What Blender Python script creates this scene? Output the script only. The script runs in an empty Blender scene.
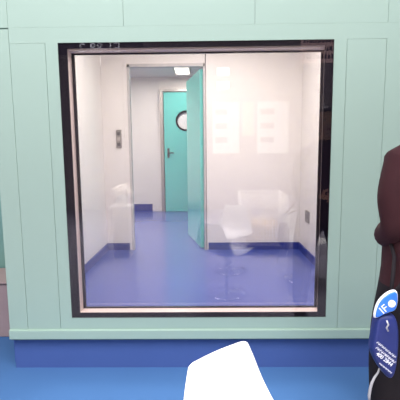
import bpy, bmesh, math, random
from mathutils import Vector, Matrix
random.seed(7)
S = bpy.context.scene
C = S.collection
R = math.radians

# ------------------------------------------------------------------ materials
def lin(c):
    return tuple(((v/255)/12.92 if v/255 <= .04045 else ((v/255+.055)/1.055)**2.4) for v in c) + (1,)

def mat(name, rgb, rough=.5, metal=0, noise=0, scale=6, bump=0, bscale=200, spec=.5, coat=0):
    m = bpy.data.materials.new(name); m.use_nodes = True
    nt = m.node_tree; b = nt.nodes['Principled BSDF']
    b.inputs['Base Color'].default_value = lin(rgb)
    b.inputs['Roughness'].default_value = rough
    b.inputs['Metallic'].default_value = metal
    b.inputs['Specular IOR Level'].default_value = spec
    b.inputs['Coat Weight'].default_value = coat
    tc = nt.nodes.new('ShaderNodeTexCoord')
    if noise:
        n = nt.nodes.new('ShaderNodeTexNoise'); n.inputs['Scale'].default_value = scale
        n.inputs['Detail'].default_value = 4
        r = nt.nodes.new('ShaderNodeMapRange')
        r.inputs['To Min'].default_value = 1-noise; r.inputs['To Max'].default_value = 1+noise
        h = nt.nodes.new('ShaderNodeHueSaturation'); h.inputs['Color'].default_value = lin(rgb)
        nt.links.new(tc.outputs['Object'], n.inputs['Vector'])
        nt.links.new(n.outputs['Fac'], r.inputs['Value'])
        nt.links.new(r.outputs[0], h.inputs['Value'])
        nt.links.new(h.outputs[0], b.inputs['Base Color'])
    if bump:
        n2 = nt.nodes.new('ShaderNodeTexNoise'); n2.inputs['Scale'].default_value = bscale
        bp = nt.nodes.new('ShaderNodeBump'); bp.inputs['Strength'].default_value = bump; bp.inputs['Distance'].default_value = .002
        nt.links.new(tc.outputs['Object'], n2.inputs['Vector'])
        nt.links.new(n2.outputs['Fac'], bp.inputs['Height']); nt.links.new(bp.outputs[0], b.inputs['Normal'])
    return m

def emit(name, rgb, s):
    m = bpy.data.materials.new(name); m.use_nodes = True
    nt = m.node_tree; nt.nodes.clear()
    e = nt.nodes.new('ShaderNodeEmission'); e.inputs[0].default_value = lin(rgb); e.inputs[1].default_value = s
    o = nt.nodes.new('ShaderNodeOutputMaterial'); nt.links.new(e.outputs[0], o.inputs[0])
    return m

def glass(name, tint=(246, 246, 246), f0=.045, gain=1.0):
    m = bpy.data.materials.new(name); m.use_nodes = True
    nt = m.node_tree; nt.nodes.clear()
    N = nt.nodes.new
    lw = N('ShaderNodeLayerWeight'); lw.inputs['Blend'].default_value = .5
    pw = N('ShaderNodeMath'); pw.operation = 'POWER'; pw.inputs[1].default_value = 5
    mu = N('ShaderNodeMath'); mu.operation = 'MULTIPLY_ADD'; mu.inputs[1].default_value = 1-f0; mu.inputs[2].default_value = f0
    t = N('ShaderNodeBsdfTransparent'); t.inputs[0].default_value = lin(tint)
    g = N('ShaderNodeBsdfGlossy'); g.inputs['Roughness'].default_value = .0
    mx = N('ShaderNodeMixShader'); o = N('ShaderNodeOutputMaterial')
    L = nt.links.new
    L(lw.outputs['Facing'], pw.inputs[0]); L(pw.outputs[0], mu.inputs[0]); L(mu.outputs[0], mx.inputs[0])
    L(t.outputs[0], mx.inputs[1]); L(g.outputs[0], mx.inputs[2]); L(mx.outputs[0], o.inputs[0])
    return m

M = {
 'teal': mat('teal_panel', (164, 193, 177), .35, noise=.02, scale=1.2, spec=.4),
 'teal_gap': mat('panel_gap', (96, 124, 116), .7),
 'plinth': mat('dark_blue_board', (74, 100, 160), .45, noise=.06, scale=2),
 'carpet': mat('blue_carpet', (68, 107, 154), .9, noise=.04, scale=3, bump=.4, bscale=400, spec=.1),
 'epoxy': mat('blue_vinyl', (72, 88, 164), .2, noise=.05, scale=2, spec=.5),
 'skirt': mat('dark_blue_skirting', (48, 60, 140), .35),
 'white_panel': mat('white_room_panel', (236, 231, 225), .4, noise=.012, scale=1.5),
 'ceiling': mat('white_ceiling_tile', (238, 234, 228), .7),
 'alu': mat('aluminium', (188, 182, 176), .35, .7),
 'alu_grey': mat('grey_aluminium', (196, 192, 190), .5, .1),
 'aisle': mat('pale_aisle_floor', (112, 110, 124), .5, noise=.03, scale=2),
 'door': mat('aqua_door', (120, 214, 204), .25, noise=.03, scale=1.5, spec=.5),
 'dark': mat('black_edge', (24, 20, 32), .3, spec=.5),
 'border': mat('black_glass_border', (22, 17, 30), .6, spec=.1),
 'spacer': mat('white_reveal', (232, 214, 204), .3, noise=.03, scale=5),
 'grey': mat('grey_plastic', (150, 144, 140), .5),
 'dgrey': mat('dark_grey_plastic', (92, 88, 90), .5),
 'shell': mat('white_plastic', (246, 246, 244), .3, spec=.5),
 'chrome': mat('chrome', (225, 225, 228), .08, 1),
 'jacket': mat('maroon_jacket', (52, 26, 30), .8, noise=.25, scale=9, bump=.6, bscale=30, spec=.2),
 'trouser': mat('black_trousers', (26, 23, 27), .85, noise=.2, scale=8, spec=.2),
 'skin': mat('skin', (214, 164, 138), .5),
 'hair': mat('black_hair', (22, 18, 17), .45, bump=.5, bscale=80),
 'lip': mat('lips', (168, 92, 86), .4),
 'eye': mat('eye_white', (236, 232, 228), .2),
 'shoe': mat('black_leather', (20, 19, 20), .3),
 'bag': mat('navy_nylon', (21, 37, 102), .55, noise=.15, scale=30, bump=.3, bscale=60),
 'flap': mat('bright_blue_print', (40, 112, 214), .4),
 'print': mat('white_print', (232, 236, 244), .5),
 'cord': mat('grey_cord', (166, 168, 172), .4, .3),
 'pinkbox': mat('pinkish_grey_laminate', (176, 156, 152), .5, noise=.05),
 'teal2': mat('muted_teal_panel', (128, 178, 166), .5),
 'wire': mat('white_wire', (244, 240, 234), .4),
 'pack': mat('pale_yellow_wrap', (186, 152, 84), .5, noise=.25, scale=20),
 'booth': mat('white_booth_board', (236, 230, 226), .6),
 'boothw': mat('grey_booth_wall', (158, 148, 150), .6),
 'poster': mat('pale_poster', (250, 250, 250), .4, noise=.02),
 'plant_standin': mat('pale_green_plant_standin', (196, 214, 180), .4, noise=.1, scale=4),
 'sign': mat('dark_fascia', (40, 34, 48), .4),
 'signp': emit('backlit_pink_sign', (236, 196, 196), 1.3),
 'bloom': mat('cream_petals', (244, 234, 218), .7),
 'lamp': emit('lit_diffuser', (255, 250, 244), 4),
 'spot': emit('lit_spot', (255, 250, 240), 4),
 'glass': glass('clear_pane', (244, 243, 243), .06),
 'porthole': glass('porthole_pane', (235, 240, 240), .06),
}

# ------------------------------------------------------------------ helpers
class MB:
    def __init__(s): s.bm = bmesh.new()
    def box(s, x0, x1, y0, y1, z0, z1, mi=0):
        vs = [s.bm.verts.new((x, y, z)) for z in (z0, z1) for y in (y0, y1) for x in (x0, x1)]
        for f in ((0,2,3,1),(4,5,7,6),(0,1,5,4),(2,6,7,3),(0,4,6,2),(1,3,7,5)):
            s.bm.faces.new([vs[i] for i in f]).material_index = mi
        return s
    def ring(s, x0, x1, z0, z1, t, tz, y0, y1):
        s.box(x0, x0+t, y0, y1, z0, z1); s.box(x1-t, x1, y0, y1, z0, z1)
        s.box(x0+t, x1-t, y0, y1, z0, z0+tz); s.box(x0+t, x1-t, y0, y1, z1-tz, z1); return s
    def lathe(s, prof, n=32, c=(0,0,0), axis='z'):
        rows = []
        for r, h in prof:
            row = []
            for k in range(n):
                a = 2*math.pi*k/n
                p = (r*math.cos(a), r*math.sin(a), h) if axis == 'z' else (r*math.cos(a), h, r*math.sin(a))
                row.append(s.bm.verts.new((c[0]+p[0], c[1]+p[1], c[2]+p[2])))
            rows.append(row)
        for a, b in zip(rows, rows[1:]):
            for k in range(n):
                s.bm.faces.new((a[k], a[(k+1)%n], b[(k+1)%n], b[k])).smooth = True
        for row, fl in ((rows[0], True), (rows[-1], False)):
            s.bm.faces.new(row[::-1] if fl else row)
        return s
    def tube(s, pts, r, n=10):
        pts = [Vector(p) for p in pts]; rows = []
        for i, p in enumerate(pts):
            t = (pts[min(i+1, len(pts)-1)] - pts[max(i-1, 0)]).normalized()
            u = t.cross(Vector((0,0,1)) if abs(t.z) < .9 else Vector((1,0,0))).normalized(); v = t.cross(u)
            rr = r[i] if isinstance(r, (list, tuple)) else r
            rows.append([s.bm.verts.new(p + rr*(math.cos(2*math.pi*k/n)*u + math.sin(2*math.pi*k/n)*v)) for k in range(n)])
        for a, b in zip(rows, rows[1:]):
            for k in range(n): s.bm.faces.new((a[k], a[(k+1)%n], b[(k+1)%n], b[k])).smooth = True
        s.bm.faces.new(rows[0][::-1]); s.bm.faces.new(rows[-1]); return s
    def prism(s, poly, y0, y1):          # polygon in x,z extruded along y
        a = [s.bm.verts.new((x, y0, z)) for x, z in poly]; b = [s.bm.verts.new((x, y1, z)) for x, z in poly]
        s.bm.faces.new(a); s.bm.faces.new(b[::-1]); n = len(poly)
        for k in range(n): s.bm.faces.new((a[k], b[k], b[(k+1)%n], a[(k+1)%n]))
        return s
    def ball(s, c, r, sub=3):
        g = bmesh.ops.create_icosphere(s.bm, subdivisions=sub, radius=1)
        for v in g['verts']:
            v.co = Vector((c[0]+v.co.x*r[0], c[1]+v.co.y*r[1], c[2]+v.co.z*r[2]))
            for f in v.link_faces: f.smooth = True
        return s
    def build(s, name, mats, parent=None, bevel=0):
        bmesh.ops.recalc_face_normals(s.bm, faces=s.bm.faces)
        me = bpy.data.meshes.new(name); s.bm.to_mesh(me); s.bm.free()
        for m in (mats if isinstance(mats, list) else [mats]): me.materials.append(M[m])
        o = bpy.data.objects.new(name, me); C.objects.link(o)
        if parent: o.parent = parent; o.matrix_parent_inverse = Matrix()
        if bevel:
            b = o.modifiers.new('edge', 'BEVEL'); b.width = bevel; b.segments = 3; b.limit_method = 'ANGLE'
        return o

def tag(o, label=None, cat=None, group=None, kind=None):
    for k, v in (('label', label), ('category', cat), ('group', group), ('kind', kind)):
        if v: o[k] = v
    return o
def empty(name, loc=(0,0,0), rz=0, **k):
    o = bpy.data.objects.new(name, None); C.objects.link(o)
    o.location = loc; o.rotation_euler.z = rz; o.empty_display_size = .1
    return tag(o, **k)
def struct(mb, name, mats, label=None, cat=None, parent=None, bevel=0):
    return tag(mb.build(name, mats, parent, bevel), label, cat, kind='structure')
def lettering(name, text, size, mtx, m, parent, extrude=.0005):
    cu = bpy.data.curves.new(name, 'FONT'); cu.body = text; cu.size = size; cu.extrude = extrude
    cu.align_x = 'CENTER'; cu.align_y = 'CENTER'
    t = bpy.data.objects.new(name+'_source', cu); C.objects.link(t)
    bpy.context.view_layer.update()
    me = bpy.data.meshes.new_from_object(t.evaluated_get(bpy.context.evaluated_depsgraph_get()))
    bpy.data.objects.remove(t); bpy.data.curves.remove(cu)
    me.materials.clear(); me.materials.append(M[m]); me.transform(mtx); me.name = name
    o = bpy.data.objects.new(name, me); C.objects.link(o); o.parent = parent
    return o
def copy_tree(o, parent=None):
    c = o.copy(); C.objects.link(c); c.parent = parent
    for ch in list(o.children): copy_tree(ch, c)
    return c

# ------------------------------------------------------------------ dimensions (metres; z = 0 is the hall carpet)
WY = 2.25                        # front face of the teal wall
RF = .18                         # raised floor of the clean room
RC = 2.62                        # its ceiling
XL, XR = -1.172, 1.106           # inner faces of its side walls
YB, YE = 4.512, 7.55             # partition with the doorway, far wall
OX0, OX1, OZ0, OZ1 = -.820, .721, .334, 1.944      # window, outer edge of black border
IX0, IX1, IZ0, IZ1 = -.772, .691, .362, 1.906      # window, inner edge of black border

# ------------------------------------------------------------------ setting: hall floor, teal wall
struct(MB().box(-6, 6, -7, 1.5, -.05, 0), 'floor_aisle', 'aisle', 'pale aisle floor mirrored in the glass', 'floor')
struct(MB().box(-6, 6, 1.5, 9, -.05, 0), 'floor', 'carpet', 'light blue carpet in front of the teal wall', 'floor')
WL, WR, g = -1.205, 1.75, .0011
w = MB()
def pan(x0, x1, z0, z1): w.box(x0, x1, WY, WY+.04, z0, z1, 0)
ZT = 1.944
pan(WL, -1.093-g, .262, 2.022-g); pan(-1.093+g, -.891-g, .262, ZT-g); pan(-.891+g, OX0, .262, ZT)
pan(OX0, OX1, .262, OZ0); pan(OX1, .792-g, .262, ZT)
pan(.792+g, 1.01-g, .262, ZT-g); pan(1.01+g, WR, .262, ZT)
pan(-1.093+g, 1.01+g, ZT, 2.028); pan(1.01+g, WR, ZT, 2.028)
xs = [WL, -1.093, -.447, .281, 1.011, WR]
for a, b in zip(xs, xs[1:]): pan(a+(g*.8 if a != WL else 0), b-(g*.8 if b != WR else 0), 2.0285, 2.75)
# backing behind the joints, leaving the window hole open
for x0, x1, z0, z1 in ((WL+.001, OX0, .19, 2.75), (OX1, WR, .19, 2.75), (OX0, OX1, .19, OZ0), (OX0, OX1, OZ1, 2.75)):
    w.box(x0, x1, WY+.006, WY+.05, z0, z1, 1)
struct(w, 'wall_front', ['teal', 'teal_gap'], 'pale teal panelled wall around the big black-edged window', 'wall')
t = MB(); t.box(WL-.002, WR, WY-.012, WY+.04, .203, .258); t.box(WL-.002, WR, WY-.006, WY+.04, .258, .2615)
struct(t, 'trim_1', 'teal', 'teal ledge along the bottom of the teal wall', 'trim', bevel=.002)
struct(MB().box(WL+.01, WR, WY+.022, WY+.09, 0, .203), 'baseboard_front', 'plinth', 'dark blue plinth under the teal wall', 'baseboard')

# window ------------------------------------------------------------
win = tag(empty('window_1', (0, 0, 0)), 'large double glazed window with black border in the teal wall', 'window', kind='structure')
MB().ring(OX0, OX1, OZ0, OZ1, IX0-OX0, IZ0-OZ0, WY+.006, WY+.016).build('window_frame', 'border', win)
tag(MB().box(OX0, OX1, WY-.001, WY+.004, OZ0, OZ1).build('outer_glass_pane', 'glass', win), 'outer glass pane reflecting the hall')
r = MB(); th = .02
r.box(IX0-th, IX0, WY+.017, WY+.085, IZ0-th, IZ1+th); r.box(IX1, IX1+th, WY+.017, WY+.085, IZ0-th, IZ1+th)
r.box(IX0, IX1, WY+.017, WY+.085, IZ0-th, IZ0); r.box(IX0, IX1, WY+.017, WY+.085, IZ1, IZ1+th)
tag(r.build('window_reveal', 'spacer', win), 'pale reveal between the two panes')
tag(MB().ring(IX0, IX1, IZ0, IZ1, .017, .009, WY+.080, WY+.090).build('inner_window_frame', 'dark', win), 'thin black inner edge')
MB().box(IX0, IX1, WY+.091, WY+.096, IZ0, IZ1).build('inner_glass_pane', 'glass', win)

# ------------------------------------------------------------------ setting: clean room interior
f = MB(); f.box(XL-.04, XR+.04, WY+.05, YB-.03, .02, RF); f.box(-2.6, XR+.04, YB-.03, YE+.05, .02, RF)
struct(f, 'floor_interior', 'epoxy', 'glossy blue floor inside the room behind the window', 'floor')
c = MB(); c.box(XL-.03, XR+.04, WY+.05, YB+.03, RC, RC+.06); c.box(-2.6, XR+.04, YB+.03, YE+.05, RC+.12, RC+.18); c.box(-2.6, XR+.04, YB+.02, YB+.06, RC, RC+.15)
struct(c, 'ceiling', 'ceiling')
# back of the front wall so that the room is closed
b = MB()
for x0, x1, z0, z1 in ((XL, IX0-th, RF, RC), (IX1+th, XR, RF, RC), (IX0-th, IX1+th, RF, IZ0-th), (IX0-th, IX1+th, IZ1+th, RC)):
    b.box(x0, x1, WY+.051, WY+.1, z0, z1)
struct(b, 'wall_front_lining', 'white_panel')
def panels(mb, axis, fixed, thick, cuts, z0, z1):
    for a, b_ in zip(cuts, cuts[1:]):
        lo, hi = a+.001, b_-.001
        if axis == 'x': mb.box(fixed[0], fixed[1], lo, hi, z0, z1, 0)
        else: mb.box(lo, hi, fixed[0], fixed[1], z0, z1, 0)
w = MB(); panels(w, 'x', (XL-.03, XL), 0, [WY+.05, 3.30, YB], RF, RC); w.box(XL-.03, XL-.004, WY+.05, YB, RF, RC, 1)
struct(w, 'wall_left', ['white_panel', 'grey'], 'white panelled wall on the left inside the room', 'wall')
w = MB(); panels(w, 'x', (XR, XR+.03), 0, [WY+.05, 3.9, YE], RF, RC+.12); w.box(XR+.004, XR+.03, WY+.05, YE, RF, RC+.12, 1)
struct(w, 'wall_right', ['white_panel', 'grey'], 'white panelled wall on the right inside the room', 'wall')
DX0, DX1, DZ = -.872, .004, 2.318      # doorway in the partition
w = MB()
panels(w, 'z', (YB, YB+.05), 0, [XL, -.926], RF, RC); panels(w, 'z', (YB, YB+.05), 0, [-.926, DX0-.001], RF, RC)
w.box(DX0-.002, DX1+.002, YB, YB+.05, DZ, RC, 0); panels(w, 'z', (YB, YB+.05), 0, [DX1+.012, XR], RF, RC)
w.box(XL, DX0-.001, YB+.006, YB+.046, RF, RC, 1); w.box(DX1+.003, XR, YB+.006, YB+.046, RF, RC, 1)
struct(w, 'wall_back', ['white_panel', 'dgrey'], 'white partition with a tall doorway inside the room', 'wall')
w = MB(); w.box(-2.55, XR, YE, YE+.05, RF, RC+.12)
struct(w, 'wall_far', 'white_panel', 'white wall behind the aqua door in the second room', 'wall')
struct(MB().box(-2.6, -2.55, YB, YE, RF, RC+.12), 'wall_far_left', 'white_panel')
struct(MB().box(-2.6, XL-.03, YB, YB+.05, RF, RC+.12), 'wall_back_return', 'white_panel')
# skirtings
struct(MB().box(XL, XL+.012, WY+.1, YB, RF, RF+.085), 'baseboard_left', 'skirt')
struct(MB().box(XR-.012, XR, WY+.1, YB, RF, RF+.085), 'baseboard_right', 'skirt')
s = MB(); s.box(XL, DX0-.03, YB-.012, YB, RF, RF+.085); s.box(DX1+.03, XR, YB-.012, YB, RF, RF+.085)
struct(s, 'baseboard_back', 'skirt')
struct(MB().box(-2.5, -1.04, YE-.014, YE, RF, RF+.15), 'baseboard_far', 'skirt')

# doorway frame + open leaf -------------------------------------------
d = tag(empty('door_1', (DX1-.03, YB+.02, RF)), 'aqua door leaf swung open in the doorway of the white partition', 'door', kind='structure')
fr = MB(); ox, oy, oz = DX1-.03, YB+.02, RF
fr.box(DX0-ox-.004, DX0-ox+.022, -.028, .04, 0, DZ-oz); fr.box(DX1-ox-.018, DX1-ox+.006, -.028, .04, 0, DZ-oz)
fr.box(DX0-ox, DX1-ox, -.028, .04, DZ-oz-.03, DZ-oz+.004)
tag(fr.build('door_frame', 'alu_grey', d), 'grey aluminium door frame')
a = math.atan2(.76, -.185); ca, sa = math.cos(a), math.sin(a)
lf = MB().box(0, .79, -.02, .02, .008, DZ-oz-.05)
o = lf.build('door_leaf', 'door', d, .002); o.location = (-.012, .045, 0); o.rotation_euler.z = a
h = MB().box(.70, .73, -.03, -.02, 1.0, 1.12); h.tube([(.715, -.03, 1.06), (.715, -.06, 1.06), (.62, -.06, 1.06)], .009)
h.build('door_handle', 'alu', o)

# far aqua door with porthole -------------------------------------------
X0, X1, Z1 = -.776, -.030, 2.455
d = tag(empty('door_2', (X0, YE, RF)), 'closed aqua door with a round porthole in the far wall', 'door', kind='structure')
W_, H_ = X1-X0, Z1-RF
pc, pr = (-.362-X0, 1.925-RF), .175
# leaf: front skin with a true round hole
bm = bmesh.new(); n = 48
def leaf_ring(y):
    circ = [bm.verts.new((pc[0]+pr*math.cos(2*math.pi*k/n), y, pc[1]+pr*math.sin(2*math.pi*k/n))) for k in range(n)]
    out = []
    for k in range(n):
        ca_, sa_ = math.cos(2*math.pi*k/n), math.sin(2*math.pi*k/n)
        t_ = min((((W_ if ca_ > 0 else 0)-pc[0])/ca_) if abs(ca_) > 1e-6 else 1e9, (((H_ if sa_ > 0 else 0.006)-pc[1])/sa_) if abs(sa_) > 1e-6 else 1e9)
        out.append(bm.verts.new((pc[0]+t_*ca_, y, pc[1]+t_*sa_)))
    return circ, out
c0, o0 = leaf_ring(-.06); c1, o1 = leaf_ring(-.02)
for k in range(n):
    j = (k+1) % n
    bm.faces.new((c0[k], c0[j], o0[j], o0[k])); bm.faces.new((c1[k], o1[k], o1[j], c1[j])); bm.faces.new((c0[k], c1[k], c1[j], c0[j])); bm.faces.new((o0[k], o0[j], o1[j], o1[k]))
# the four true corners
for (cx, cz) in ((0, .006), (W_, .006), (W_, H_), (0, H_)):
    for ring, y in ((o0, -.06), (o1, -.02)):
        ks = sorted(range(n), key=lambda k: (ring[k].co.x-cx)**2+(ring[k].co.z-cz)**2)
        va = next(ring[k] for k in ks if abs(ring[k].co.x-cx) < 1e-4); vb = next(ring[k] for k in ks if abs(ring[k].co.z-cz) < 1e-4)
        if (va.co-vb.co).length > 1e-4:
            try: bm.faces.new((va, vb, bm.verts.new((cx, y, cz))))
            except ValueError: pass
mb = MB(); mb.bm.free(); mb.bm = bm
leaf = mb.build('door_leaf', 'door', d)
pw = MB(); prof = []
for k in range(n):
    a0 = 2*math.pi*k/n; a1 = 2*math.pi*(k+1)/n
    q = [pw.bm.verts.new((pc[0]+r_*math.cos(a_), y_, pc[1]+r_*math.sin(a_))) for a_ in (a0, a1) for (r_, y_) in ((pr-.018, -.066), (pr+.018, -.066), (pr+.018, -.055), (pr-.018, -.018))]
    for i in range(4): pw.bm.faces.new((q[i], q[(i+1) % 4], q[4+(i+1) % 4], q[4+i]))
bmesh.ops.remove_doubles(pw.bm, verts=pw.bm.verts, dist=1e-5)
ph = tag(pw.build('porthole_ring', 'dark', leaf), 'dark ring of the porthole')
MB().lathe([(pr-.016, -.034), (pr-.016, -.030)], 48, (pc[0], 0, pc[1]), 'y').build('porthole_glass', 'shell', leaf)
h = MB(); h.box(.055, .095, -.068, -.06, 1.05, 1.23); h.tube([(.075, -.06, 1.141), (.075, -.105, 1.141), (.18, -.105, 1.141)], .011)
h.build('door_handle', 'dgrey', leaf)
fr = MB(); fr.box(-.075, -.012, -.075, -.001, 0, H_+.06); fr.box(W_+.012, W_+.06, -.075, -.001, 0, H_+.06); fr.box(-.012, W_+.012, -.075, -.001, H_+.012, H_+.06)
tag(fr.build('door_frame', 'alu', d, .003), 'pale grey door frame')
# fixtures -------------------------------------------------------------
def fixture(name, x0, x1, y0, y1, z, label, W):
    t = tag(empty(name, ((x0+x1)/2, (y0+y1)/2, z)), label, 'ceiling light', 'ceiling light panels inside the room')
    hx, hy = (x1-x0)/2, (y1-y0)/2
    f = MB(); f.box(-hx, hx, -hy, -hy+.02, -.03, 0); f.box(-hx, hx, hy-.02, hy, -.03, 0); f.box(-hx, -hx+.02, -hy+.02, hy-.02, -.03, 0); f.box(hx-.02, hx, -hy+.02, hy-.02, -.03, 0)
    f.build('light_frame', 'alu', t)
    MB().box(-hx+.02, hx-.02, -hy+.02, hy-.02, -.022, -.002).build('diffuser', 'lamp', t)
    L = bpy.data.lights.new('panel_lamp', 'AREA'); L.shape = 'RECTANGLE'; L.size = 2*hx-.05; L.size_y = 2*hy-.05
    L.energy = W; L.color = (1, .965, .93)
    lo = bpy.data.objects.new('panel_lamp', L); C.objects.link(lo); lo.parent = t; lo.location = (0, 0, -.026)
fixture('ceiling_light', -.6, .6, 2.9, 3.6, RC, 'flat light panel on the ceiling above the glossy blue floor, out of view', 66)
fixture('ceiling_light', -.52, -.24, 6.55, 7.15, RC+.12, 'small lit ceiling panel seen above the far aqua door', 18)
fixture('ceiling_light', -1.9, -1.0, 5.2, 6.4, RC+.12, 'wide light panel on the ceiling of the second room, out of view', 58)

# wall plates -----------------------------------------------------------
p = tag(empty('switch_panel', (-.990, YB, 1.49)), 'narrow grey switch plate on the white wall left of the doorway', 'switch')
MB().box(-.031, .031, -.014, 0, -.105, .105).build('plate', 'grey', p, .004)
for z in (.06, -.002, -.064):
    MB().box(-.018, .018, -.02, -.0135, z-.018, z+.018).build('button', 'dgrey' if z != -.002 else 'alu', p, .003)
p = tag(empty('socket_outlet', (XR, 4.16, .625)), 'small grey socket plate on the white wall at the right', 'socket')
MB().box(-.012, 0, -.075, .075, -.065, .065).build('plate', 'grey', p, .004)
for y_ in (-.025, .025): MB().box(-.014, -.0115, y_-.005, y_+.005, -.02, .02).build('pin_hole', 'dgrey', p)

# beyond the left end of the teal wall --------------------------------------
tag(MB().box(-2.7, -1.33, 3.05, 3.11, 0, 2.6).build('partition_panel', 'teal2'), 'muted teal panel at the left edge, behind the pale teal wall', 'partition')
pb = tag(empty('storage_box', (-1.62, 2.85, 0)), 'pinkish grey box standing beyond the left end of the teal wall', 'box')
MB().box(-.35, .30, -.17, .17, 0, .40).build('body', 'pinkbox', pb, .006)
MB().box(-.36, .31, -.18, .18, .404, .416).build('lid', 'pinkbox', pb, .003)

# ------------------------------------------------------------------ chairs
PROF = [(.205,.405,.165),(.17,.418,.195),(.08,.405,.213),(-.05,.397,.222),(-.14,.405,.226),(-.19,.45,.218),(-.212,.51,.196),(-.226,.575,.168),(-.238,.64,.148),(-.246,.685,.132),(-.249,.702,.125),(-.250,.708,.123),(-.2503,.7095,.122)]
def make_chair(label):
    t = tag(empty('swivel_chair'), label, 'chair', 'white swivel chairs')
    bm = bmesh.new(); NU = 13; rows = []
    for i, (y, z, hw) in enumerate(PROF):
        row = []
        for k in range(NU):
            u = -1+2*k/(NU-1)
            if i <= 4: p = (hw*u, y, z+.028*abs(u)**3)
            else: p = (hw*u*(1-(.05*max(0, abs(u)-.8)/.2 if i == len(PROF)-1 else 0)), y+.012*u*u, z - ((i-8)*.0014*max(0, (abs(u)-.75)/.25)**2 if i > 8 else 0))
            row.append(bm.verts.new(p))
        rows.append(row)
    for a, b in zip(rows, rows[1:]):
        for k in range(NU-1): bm.faces.new((a[k], a[k+1], b[k+1], b[k])).smooth = True
    mb = MB(); mb.bm.free(); mb.bm = bm
    sh = mb.build('seat_shell', 'shell', t)
    so = sh.modifiers.new('thick', 'SOLIDIFY'); so.thickness = .012; so.offset = 0
    sb = sh.modifiers.new('smooth', 'SUBSURF'); sb.levels = 1; sb.render_levels = 2
    MB().lathe([(.022, .02), (.022, .25), (.017, .252), (.017, .36), (.09, .375), (.09, .386)], 24).build('pedestal', 'chrome', t)
    MB().lathe([(.195, 0), (.2, .006), (.17, .014), (.06, .022), (.03, .04)], 48).build('base', 'chrome', t)
    return t
ch = make_chair('white plastic chair whose backrest rises at the bottom edge of the photo, before the window')
ch.location = (.193, .96, 0); ch.rotation_euler.z = R(-140.3)
for x, y, rz, lab in ((.27, .25, 20, 'white swivel chair mirrored in the glass, left of the two before the wire bin'),
                      (1.0, .55, -15, 'white swivel chair mirrored in the glass, right of the two before the wire bin')):
    k = copy_tree(ch); k.location = (x, y, 0); k.rotation_euler.z = R(rz); k['label'] = lab

# ------------------------------------------------------------------ person
PX, PY = .905, 1.52
def skinned(verts, edges, root, sub=2):
    me = bpy.data.meshes.new('tmp'); me.from_pydata([v[:3] for v in verts], edges, [])
    o = bpy.data.objects.new('tmp', me); C.objects.link(o)
    m = o.modifiers.new('s', 'SKIN'); m.use_smooth_shade = True
    for i, v in enumerate(verts):
        sv = me.skin_vertices[0].data[i]; sv.radius = (v[3], v[4] if len(v) > 4 else v[3]); sv.use_root = (i == root)
    s_ = o.modifiers.new('u', 'SUBSURF'); s_.levels = sub; s_.render_levels = sub
    bpy.context.view_layer.update()
    out = bpy.data.meshes.new_from_object(o.evaluated_get(bpy.context.evaluated_depsgraph_get()))
    bpy.data.objects.remove(o); bpy.data.meshes.remove(me)
    return out
V, E = [], []
def chain(start, pts):
    prev = start
    for p in pts:
        V.append(p); i = len(V)-1
        if prev is not None: E.append((prev, i))
        prev = i
    return prev
chain(None, [(0,0,.88,.225,.14)])
waist = chain(0, [(0,.0,1.04,.195,.13), (0,-.01,1.18,.185,.125), (0,-.01,1.30,.15,.105)])
chest = waist
neck = chain(chest, [(0,-.005,1.40,.065,.06), (0,.01,1.46,.055,.055)])
wr = {}
for sx in (-1, 1):
    wr[sx] = chain(chest, [(sx*.150,-.01,1.275,.076), (sx*.188,-.035,1.17,.066), (sx*.170,-.05,1.03,.062), (sx*.165,.06,.975,.052), (sx*.090,.19,.985+(.02 if sx < 0 else -.05),.040)])
    chain(0, [(sx*.095,0,.82,.115), (sx*.13,.005,.64,.102), (sx*.150,.015,.45,.080), (sx*.155,-.005,.27,.070), (sx*.155,-.02,.09,.055)])
body = skinned(V, E, 0)
bm = bmesh.new(); bm.from_mesh(body)
for zc in (.80, 1.412):
    bmesh.ops.bisect_plane(bm, geom=bm.verts[:]+bm.edges[:]+bm.faces[:], plane_co=(0, 0, zc), plane_no=(0, 0, 1))
for f in bm.faces:
    c_ = f.calc_center_median()
    f.material_index = 2 if c_.z > 1.412 and abs(c_.x) < .09 else (1 if c_.z < .80 else 0)
def add_mesh(me, mi):
    n0 = len(bm.faces); bm.from_mesh(me); bm.faces.ensure_lookup_table()
    for f in bm.faces[n0:]: f.material_index = mi; f.smooth = True
# hands: palm, four fingers, thumb
for sx in (-1, 1):
    hx, hy, hz = sx*.072, .215, .985+(.02 if sx < 0 else -.05)
    hv = [(hx,hy-.02,hz,.028,.022), (hx-sx*.01,hy+.03,hz,.036,.018), (hx-sx*.02,hy+.07,hz,.036,.015)]
    he = [(0,1),(1,2)]
    add_mesh(skinned(hv, he, 1), 2)
    for k, ln in enumerate((.9, 1.0, .95, .75)):
        z0 = hz+.027-.018*k
        fv = [(hx-sx*.018,hy+.06,z0,.0095), (hx-sx*.026,hy+.06+.035*ln,z0,.009), (hx-sx*.045,hy+.06+.052*ln,z0-.002,.0085), (hx-sx*.065,hy+.06+.05*ln,z0-.003,.0075)]
        add_mesh(skinned(fv, [(0,1),(1,2),(2,3)], 0), 2)
    tv = [(hx,hy+.01,hz+.02,.012), (hx-sx*.01,hy+.035,hz+.048,.0105), (hx-sx*.03,hy+.06,hz+.056,.009), (hx-sx*.045,hy+.075,hz+.05,.008)]
    add_mesh(skinned(tv, [(0,1),(1,2),(2,3)], 0), 2)
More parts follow.
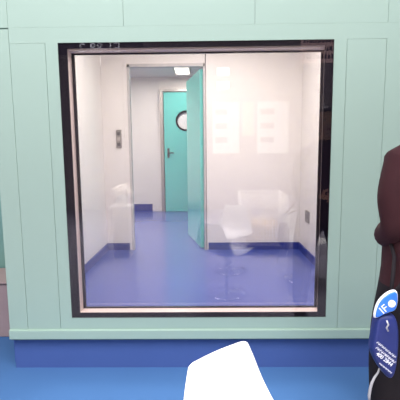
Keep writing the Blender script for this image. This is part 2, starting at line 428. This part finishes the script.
# head with a face (looks towards the window, +y)
hc = Vector((0, .02, 1.545))
hb = bmesh.new(); bmesh.ops.create_uvsphere(hb, u_segments=40, v_segments=28, radius=1)
for v in hb.verts:
    x, y, z = v.co
    wx = .074*(1-.22*max(0, -z)**1.5); v.co = Vector((x*wx, y*(.092 if y < 0 else .088)*(1-.12*max(0,-z)), z*.112))
    X, Y, Z = v.co
    if Y > 0:
        v.co.y += .030*math.exp(-(X/.012)**2-((Z+.018)/.022)**2)                    # nose
        v.co.y -= .010*(math.exp(-((X-.030)/.016)**2-((Z-.008)/.013)**2)+math.exp(-((X+.030)/.016)**2-((Z-.008)/.013)**2))
        v.co.y += .006*math.exp(-(X/.022)**2-((Z+.055)/.008)**2)                    # mouth
        v.co.y += .010*math.exp(-(X/.022)**2-((Z+.092)/.02)**2)                     # chin
    v.co += hc
for f in hb.faces: f.smooth = True
tmp = bpy.data.meshes.new('h'); hb.to_mesh(tmp); hb.free(); add_mesh(tmp, 2)
def blob(c_, r_, mi):
    b_ = MB().ball(c_, r_, 3); t_ = bpy.data.meshes.new('b'); b_.bm.to_mesh(t_); b_.bm.free(); add_mesh(t_, mi)
for sx in (-1, 1):
    blob(hc+Vector((sx*.074, -.008, -.005)), (.010, .018, .030), 2)
    blob(hc+Vector((sx*.030, .0745, .008)), (.0115, .007, .0055), 3)
    blob(hc+Vector((sx*.030, .0815, .008)), (.0055, .003, .0055), 4)
blob(hc+Vector((0, .0835, -.055)), (.021, .006, .007), 5)
bmesh.ops.recalc_face_normals(bm, faces=bm.faces)
me = bpy.data.meshes.new('person')
bm.to_mesh(me); bm.free()
for m in ('jacket', 'trouser', 'skin', 'eye', 'hair', 'lip'): me.materials.append(M[m])
per = bpy.data.objects.new('person', me); C.objects.link(per); per.location = (PX, PY, 0)
tag(per, 'person in dark maroon jacket and black trousers at the right edge, facing the window', 'person')
hb = bmesh.new(); bmesh.ops.create_uvsphere(hb, u_segments=36, v_segments=24, radius=1)
dele = []
for v in hb.verts:
    x, y, z = v.co; v.co = hc + Vector((x*.084, y*.104-.004, z*.122+.004))
    if y > .35 and z < .55 or z < -.8 or z < -.3 and y > -.25: dele.append(v)
bmesh.ops.delete(hb, geom=dele, context='VERTS')
for f in hb.faces: f.smooth = True
mb = MB(); mb.bm.free(); mb.bm = hb
o = mb.build('hair', 'hair', per); so = o.modifiers.new('t', 'SOLIDIFY'); so.thickness = .012; so.offset = -1
for sx in (-1, 1):
    s = MB().ball((sx*.16, .045, .045), (.048, .135, .05), 3)
    for v in s.bm.verts: v.co.z = max(v.co.z, .004)
    s.build('shoe', 'shoe', per)

# ------------------------------------------------------------------ blue bag hanging from the person's forearm
BY = 1.345
bag = tag(empty('shopping_bag', (.64, BY, .62)), 'navy blue bag with white print hanging beside the person at the right edge', 'bag')
bx, bz = .64, .62
def soft(poly, d, name, m, parent, yoff=0, sub=2):
    # closed outline grown into a pillow: rings shrinking towards a bulged centre, both faces
    cx = sum(p[0] for p in poly)/len(poly); cz = sum(p[1] for p in poly)/len(poly)
    mb = MB(); rings = []
    for s_, dy in ((.0, 1), (.5, .99), (.82, .95), (.94, .72), (1, 0)):
        rings.append((s_, dy))
    allr = []
    for sgn in (-1, 1):
        seq = rings if sgn < 0 else rings[::-1][1:]
        for s_, dy in seq: allr.append([(cx+(x-cx)*max(s_, .02), yoff+sgn*dy*d, cz+(z-cz)*max(s_, .02)) for x, z in poly])
    vs = [[mb.bm.verts.new(p) for p in r_] for r_ in allr]; n_ = len(poly)
    for a, b in zip(vs, vs[1:]):
        for k in range(n_): mb.bm.faces.new((a[k], a[(k+1) % n_], b[(k+1) % n_], b[k])).smooth = True
    mb.bm.faces.new(vs[0]); mb.bm.faces.new(vs[-1][::-1])
    o = mb.build(name, m, parent)
    s_ = o.modifiers.new('s', 'SUBSURF'); s_.levels = 1; s_.render_levels = 2
    return o
def rel(pts): return [(x-bx, z-bz) for x, z in pts]
body_o = rel([(.606,.745),(.625,.752),(.650,.753),(.676,.752),(.690,.70),(.692,.609),(.688,.54),(.676,.492),(.655,.508),(.634,.532),(.612,.565),(.592,.606),(.594,.640),(.598,.675),(.602,.71)])
soft(body_o, .028, 'bag_body', 'bag', bag)
flap = rel([(x-.008, z+.006) for x, z in [(.600,.728),(.602,.752),(.607,.775),(.614,.793),(.625,.809),(.638,.822),(.655,.834),(.668,.838),(.682,.836),(.686,.80),(.680,.760),(.660,.757),(.640,.749),(.620,.737)]])
fo = tag(soft(flap, .011, 'bag_flap', 'print', bag, -.018), 'white edged bright blue flap')
cx = sum(p[0] for p in flap)/len(flap); cz = sum(p[1] for p in flap)/len(flap)
soft([(cx+(x-cx)*.955, cz+(z-cz)*.955) for x, z in flap], .0112, 'flap_print', 'flap', fo, -.0200)
Rx = Matrix.Rotation(R(90), 4, 'X')
def face_text(name, text, size, x, z, ang, m, parent, y):
    return lettering(name, text, size, Matrix.Translation((x-bx, y, z-bz)) @ Matrix.Rotation(R(-ang), 4, 'Y') @ Rx, m, parent)
face_text('lettering', 'IF', .040, .624, .776, 42, 'print', fo, -.0313)
em = MB().lathe([(.013, -.0335), (.013, -.030)], 32, (.650-bx, 0, .797-bz), 'y'); em.build('emblem', 'print', fo)
tx = bag
face_text('lettering', '400 2844', .0195, .636, .588, -39, 'print', bag, -.0285)
# small illegible rows of print
def marks(x0, z0, x1, z1, hgt, n_, y):
    mb = MB(); L_ = math.hypot(x1-x0, z1-z0); ux, uz = (x1-x0)/L_, (z1-z0)/L_; nx, nz = -uz, ux
    def bar(a, b, c_, d):
        mb.prism([(x0+ux*p+nx*q-bx, z0+uz*p+nz*q-bz) for p, q in ((a, c_), (b, c_), (b, d), (a, d))], y-.0006, y)
    w_ = L_/n_
    for i in range(n_):
        a = i*w_; k = w_*.78
        bar(a, a+k*.2, 0, hgt*random.uniform(.6, 1)); bar(a, a+k, hgt*.42, hgt*.58)
        if i % 2: bar(a+k*.5, a+k*.7, 0, hgt)
        else: bar(a+k*.3, a+k, hgt*.85, hgt)
    mb.build('print_row', 'print', bag)
marks(.604, .650, .674, .591, .008, 11, -.0288)
marks(.602, .630, .674, .570, .009, 11, -.0288)
marks(.618, .570, .664, .532, .006, 10, -.0275)
st = MB().tube([(.660-bx, .0, .825-bz), (.690-bx, .05, .88-bz), (.715-bx, .10, .93-bz), (.728-bx, .20, 1.02-bz), (.745-bx, .215, 1.04-bz), (.790-bx, .21, 1.01-bz), (.785-bx, .15, .94-bz), (.755-bx, .06, .87-bz), (.675-bx, .01, .82-bz)], .007)
st.build('handle', 'trouser', bag)
cd = MB().tube([(.636-bx, .0, .545-bz), (.628-bx, -.002, .522-bz), (.617-bx, 0, .502-bz), (.608-bx, 0, .480-bz), (.603-bx, 0, .458-bz), (.600-bx, 0, .430-bz), (.602-bx, 0, .405-bz)], [.003, .0035, .0045, .005, .0055, .0055, .004])
tag(cd.build('cord', 'cord', bag), 'grey drawcord')
cl = MB().tube([(.628-bx, -.046, .742-bz), (.633-bx, -.05, .728-bz), (.628-bx, -.048, .716-bz), (.634-bx, -.05, .704-bz)], .003)
tag(cl.build('clip', 'cord', bag), 'small grey clip')

# ------------------------------------------------------------------ the hall that the glass mirrors
struct(MB().box(-6, 6, -4.6, -4.5, 0, 4.2), 'wall_opposite', 'boothw', 'greyish booth wall mirrored in the upper part of the glass', 'wall')
for x0, x1, z0, z1, m, lab in ((.18, .78, 1.3, 2.45, 'poster', 'white poster mirrored in the glass, left of the green one'), (.86, 1.12, 1.7, 2.45, 'plant_standin', 'pale green board added in place of a plant mirrored in the glass'), (1.2, 1.9, 1.3, 2.45, 'poster', 'white poster mirrored in the glass, right of the green one')):  # the green board is a simple stand-in added for a plant
    t = tag(empty('poster', ((x0+x1)/2, -4.5, (z0+z1)/2)), lab, 'poster', 'posters on the opposite booth wall')
    hx, hz = (x1-x0)/2, (z1-z0)/2
    MB().box(-hx, hx, .002, .014, -hz, hz).build('sheet', m, t)
    MB().ring(-hx-.02, hx+.02, -hz-.02, hz+.02, .022, .022, .001, .02).build('frame', 'alu_grey', t)
    if m == 'poster':
        for k in range(3):
            MB().box(-hx*.8, hx*.1, .0142, .0152, hz*(.6-.55*k)-.05, hz*(.6-.55*k)+.08).build('print_block', 'grey', t)
def fascia(x, z, w_, h_, m, lab):
    t = tag(empty('booth_sign', (x, -1.5, z)), lab, 'sign')
    MB().box(-w_/2, w_/2, -.04, 0, -h_/2, h_/2).build('board', m, t, .004)
    for s_ in (-1, 1): MB().tube([(s_*w_*.4, -.02, h_/2), (s_*w_*.4, -.02, .9)], .008).build('rod', 'alu', t)
    return t
t = fascia(-1.56, 2.93, 1.3, .26, 'sign', 'dark booth number sign mirrored in the black border above the window')
lettering('lettering', 'E1-88-2', .20, Matrix.Translation((0, .001, -.045)) @ Matrix.Rotation(R(180), 4, 'Z') @ Rx, 'print', t)
t = fascia(1.75, 2.84, .62, .40, 'signp', 'pink booth sign mirrored at the upper right corner of the window')
random.seed(3)
for row in range(3):
    x = -.28; b = MB(); zz = .09-.115*row
    b.box(x, -x, .0005, .0015, zz-.003, zz+.003)
    while x < .25:
        q = random.uniform(.02, .045); b.box(x, x+q, .0005, .0025, zz-.01, zz+random.uniform(.04, .07)); x += q+.014
    b.build('print_row', 'sign', t)
for x, z in ((.42, 3.12), (.42, 2.82)):
    t = tag(empty('wall_lamp', (x, -4.5, z)), 'rectangular white floodlight mirrored high in the glass, ' + ('upper' if z > 3 else 'lower') + ' of two', 'lamp', 'floodlights on the opposite booth')
    MB().box(-.15, .15, 0, .06, -.09, .09).build('housing', 'alu', t, .005)
    MB().box(-.14, .14, .061, .066, -.08, .08).build('lens', 'spot', t)

# wire bin
wb = tag(empty('wire_bin', (.77, -.75, 0)), 'pale wire mesh bin of yellowish packets mirrored in the glass', 'bin')
hw, H = .29, .77
fr = MB()
for sx in (-1, 1):
    for sy in (-1, 1): fr.tube([(sx*hw, sy*hw, 0), (sx*hw, sy*hw, H)], .008, 8)
    for z in (.12, H):
        fr.tube([(sx*hw, -hw, z), (sx*hw, hw, z)], .008, 8); fr.tube([(-hw, sx*hw, z), (hw, sx*hw, z)], .008, 8)
fr.build('rim_frame', 'wire', wb)
for nm, fx in (('front', 1), ('back', -1)):
    g_ = MB()
    for k in range(1, 15): x = -hw+2*hw*k/15; g_.tube([(x, fx*hw, .12), (x, fx*hw, H)], .0065, 6)
    for k in range(1, 15): z = .12+(H-.12)*k/15; g_.tube([(-hw, fx*hw, z), (hw, fx*hw, z)], .0065, 6)
    g_.build('mesh_side', 'wire', wb)
for fx in (1, -1):
    g_ = MB()
    for k in range(1, 15): x = -hw+2*hw*k/15; g_.tube([(fx*hw, x, .12), (fx*hw, x, H)], .0065, 6)
    for k in range(1, 15): z = .12+(H-.12)*k/15; g_.tube([(fx*hw, -hw, z), (fx*hw, hw, z)], .0065, 6)
    g_.build('mesh_side', 'wire', wb)
MB().box(-hw, hw, -hw, hw, .115, .125).build('bin_floor', 'wire', wb)
random.seed(11); first = None
for i in range(24):
    lay = i//12; k = i % 12
    x, y = -.19+.127*(k % 4), -.17+.17*(k//4); z = .126+.135*lay
    if first is None:
        b = MB().ball((0, 0, .066), (.060, .078, .065), 3)
        for v in b.bm.verts: v.co += Vector((0, 0, .004*math.sin(v.co.x*90)))
        first = b.build('packet', 'pack'); o = first
    else:
        o = first.copy(); C.objects.link(o)
    o.location = (.77+x, -.75+y, z); o.rotation_euler.z = random.uniform(-.25, .25)
    tag(o, 'pale yellow packet heaped in the wire bin mirrored in the glass', 'packet', 'packets in the wire bin')
# pedestal with blooms
pd = tag(empty('display_pedestal', (-1.06, -.35, 0)), 'white square pedestal mirrored at the left of the glass', 'pedestal')
MB().box(-.10, .10, -.10, .10, .0, .64).build('column', 'booth', pd, .004); MB().box(-.14, .14, -.14, .14, .641, .67).build('top', 'shell', pd, .004)
vs = tag(empty('flower_vase', (-1.06, -.35, .67)), 'cream flowers in a white vase mirrored at the left of the glass', 'flowers')
MB().lathe([(.05, 0), (.07, .06), (.055, .12), (.045, .14)], 24).build('vase', 'shell', vs)
random.seed(5)
for k in range(9):
    a = k*2.4; r_ = .03+.012*k
    px_, py_, pz_ = r_*1.1*math.cos(a), r_*math.sin(a), .24-.011*k
    b = MB().ball((px_, py_, pz_), (.042, .042, .034), 2)
    for v in b.bm.verts: v.co += v.normal*random.uniform(-.006, .006)
    fl = b.build('bloom', 'bloom', vs); MB().tube([(0, 0, .10), (px_*.6, py_*.6, pz_*.7), (px_, py_, pz_)], .003, 6).build('flower_stem', 'teal2', fl)

# ------------------------------------------------------------------ light: the exhibition hall
def area(name, loc, rot, sx, sy, W, col=(1, 1, 1)):
    L = bpy.data.lights.new(name, 'AREA'); L.shape = 'RECTANGLE'; L.size = sx; L.size_y = sy; L.energy = W; L.color = col
    o = bpy.data.objects.new(name, L); C.objects.link(o); o.location = loc; o.rotation_euler = rot; return o
area('hall_lamp', (-.5, .1, 4.6), (R(12), 0, 0), 4.5, 1.4, 280, (1, .905, 1.0))
sp = area('hall_lamp', (.2, -1.7, 4.6), (0, 0, 0), 5, 1.4, 520, (1, .975, .95)); sp.data.spread = R(90)
wd = bpy.data.worlds.new('hall'); S.world = wd; wd.use_nodes = True
bg = wd.node_tree.nodes['Background']; bg.inputs[0].default_value = (1, .955, .935, 1); bg.inputs[1].default_value = .5

# ------------------------------------------------------------------ camera
cam = bpy.data.cameras.new('camera'); cam.sensor_width = 36; cam.lens = 36*388/400; cam.clip_start = .02
co = bpy.data.objects.new('camera', cam); C.objects.link(co)
co.matrix_world = Matrix.Translation((0, 0, 1.33)) @ Matrix.Rotation(R(.808), 4, 'Z') @ Matrix.Rotation(R(90-7.023), 4, 'X') @ Matrix.Rotation(R(-.553), 4, 'Z')
S.camera = co
S.view_settings.view_transform = 'Standard'; S.view_settings.look = 'None'
S.view_settings.exposure = 0; S.view_settings.gamma = 1; S.view_settings.use_curve_mapping = False
S.cycles.transparent_max_bounces = 24; S.cycles.max_bounces = 10; S.cycles.use_denoising = True
S.cycles.sample_clamp_indirect = 6
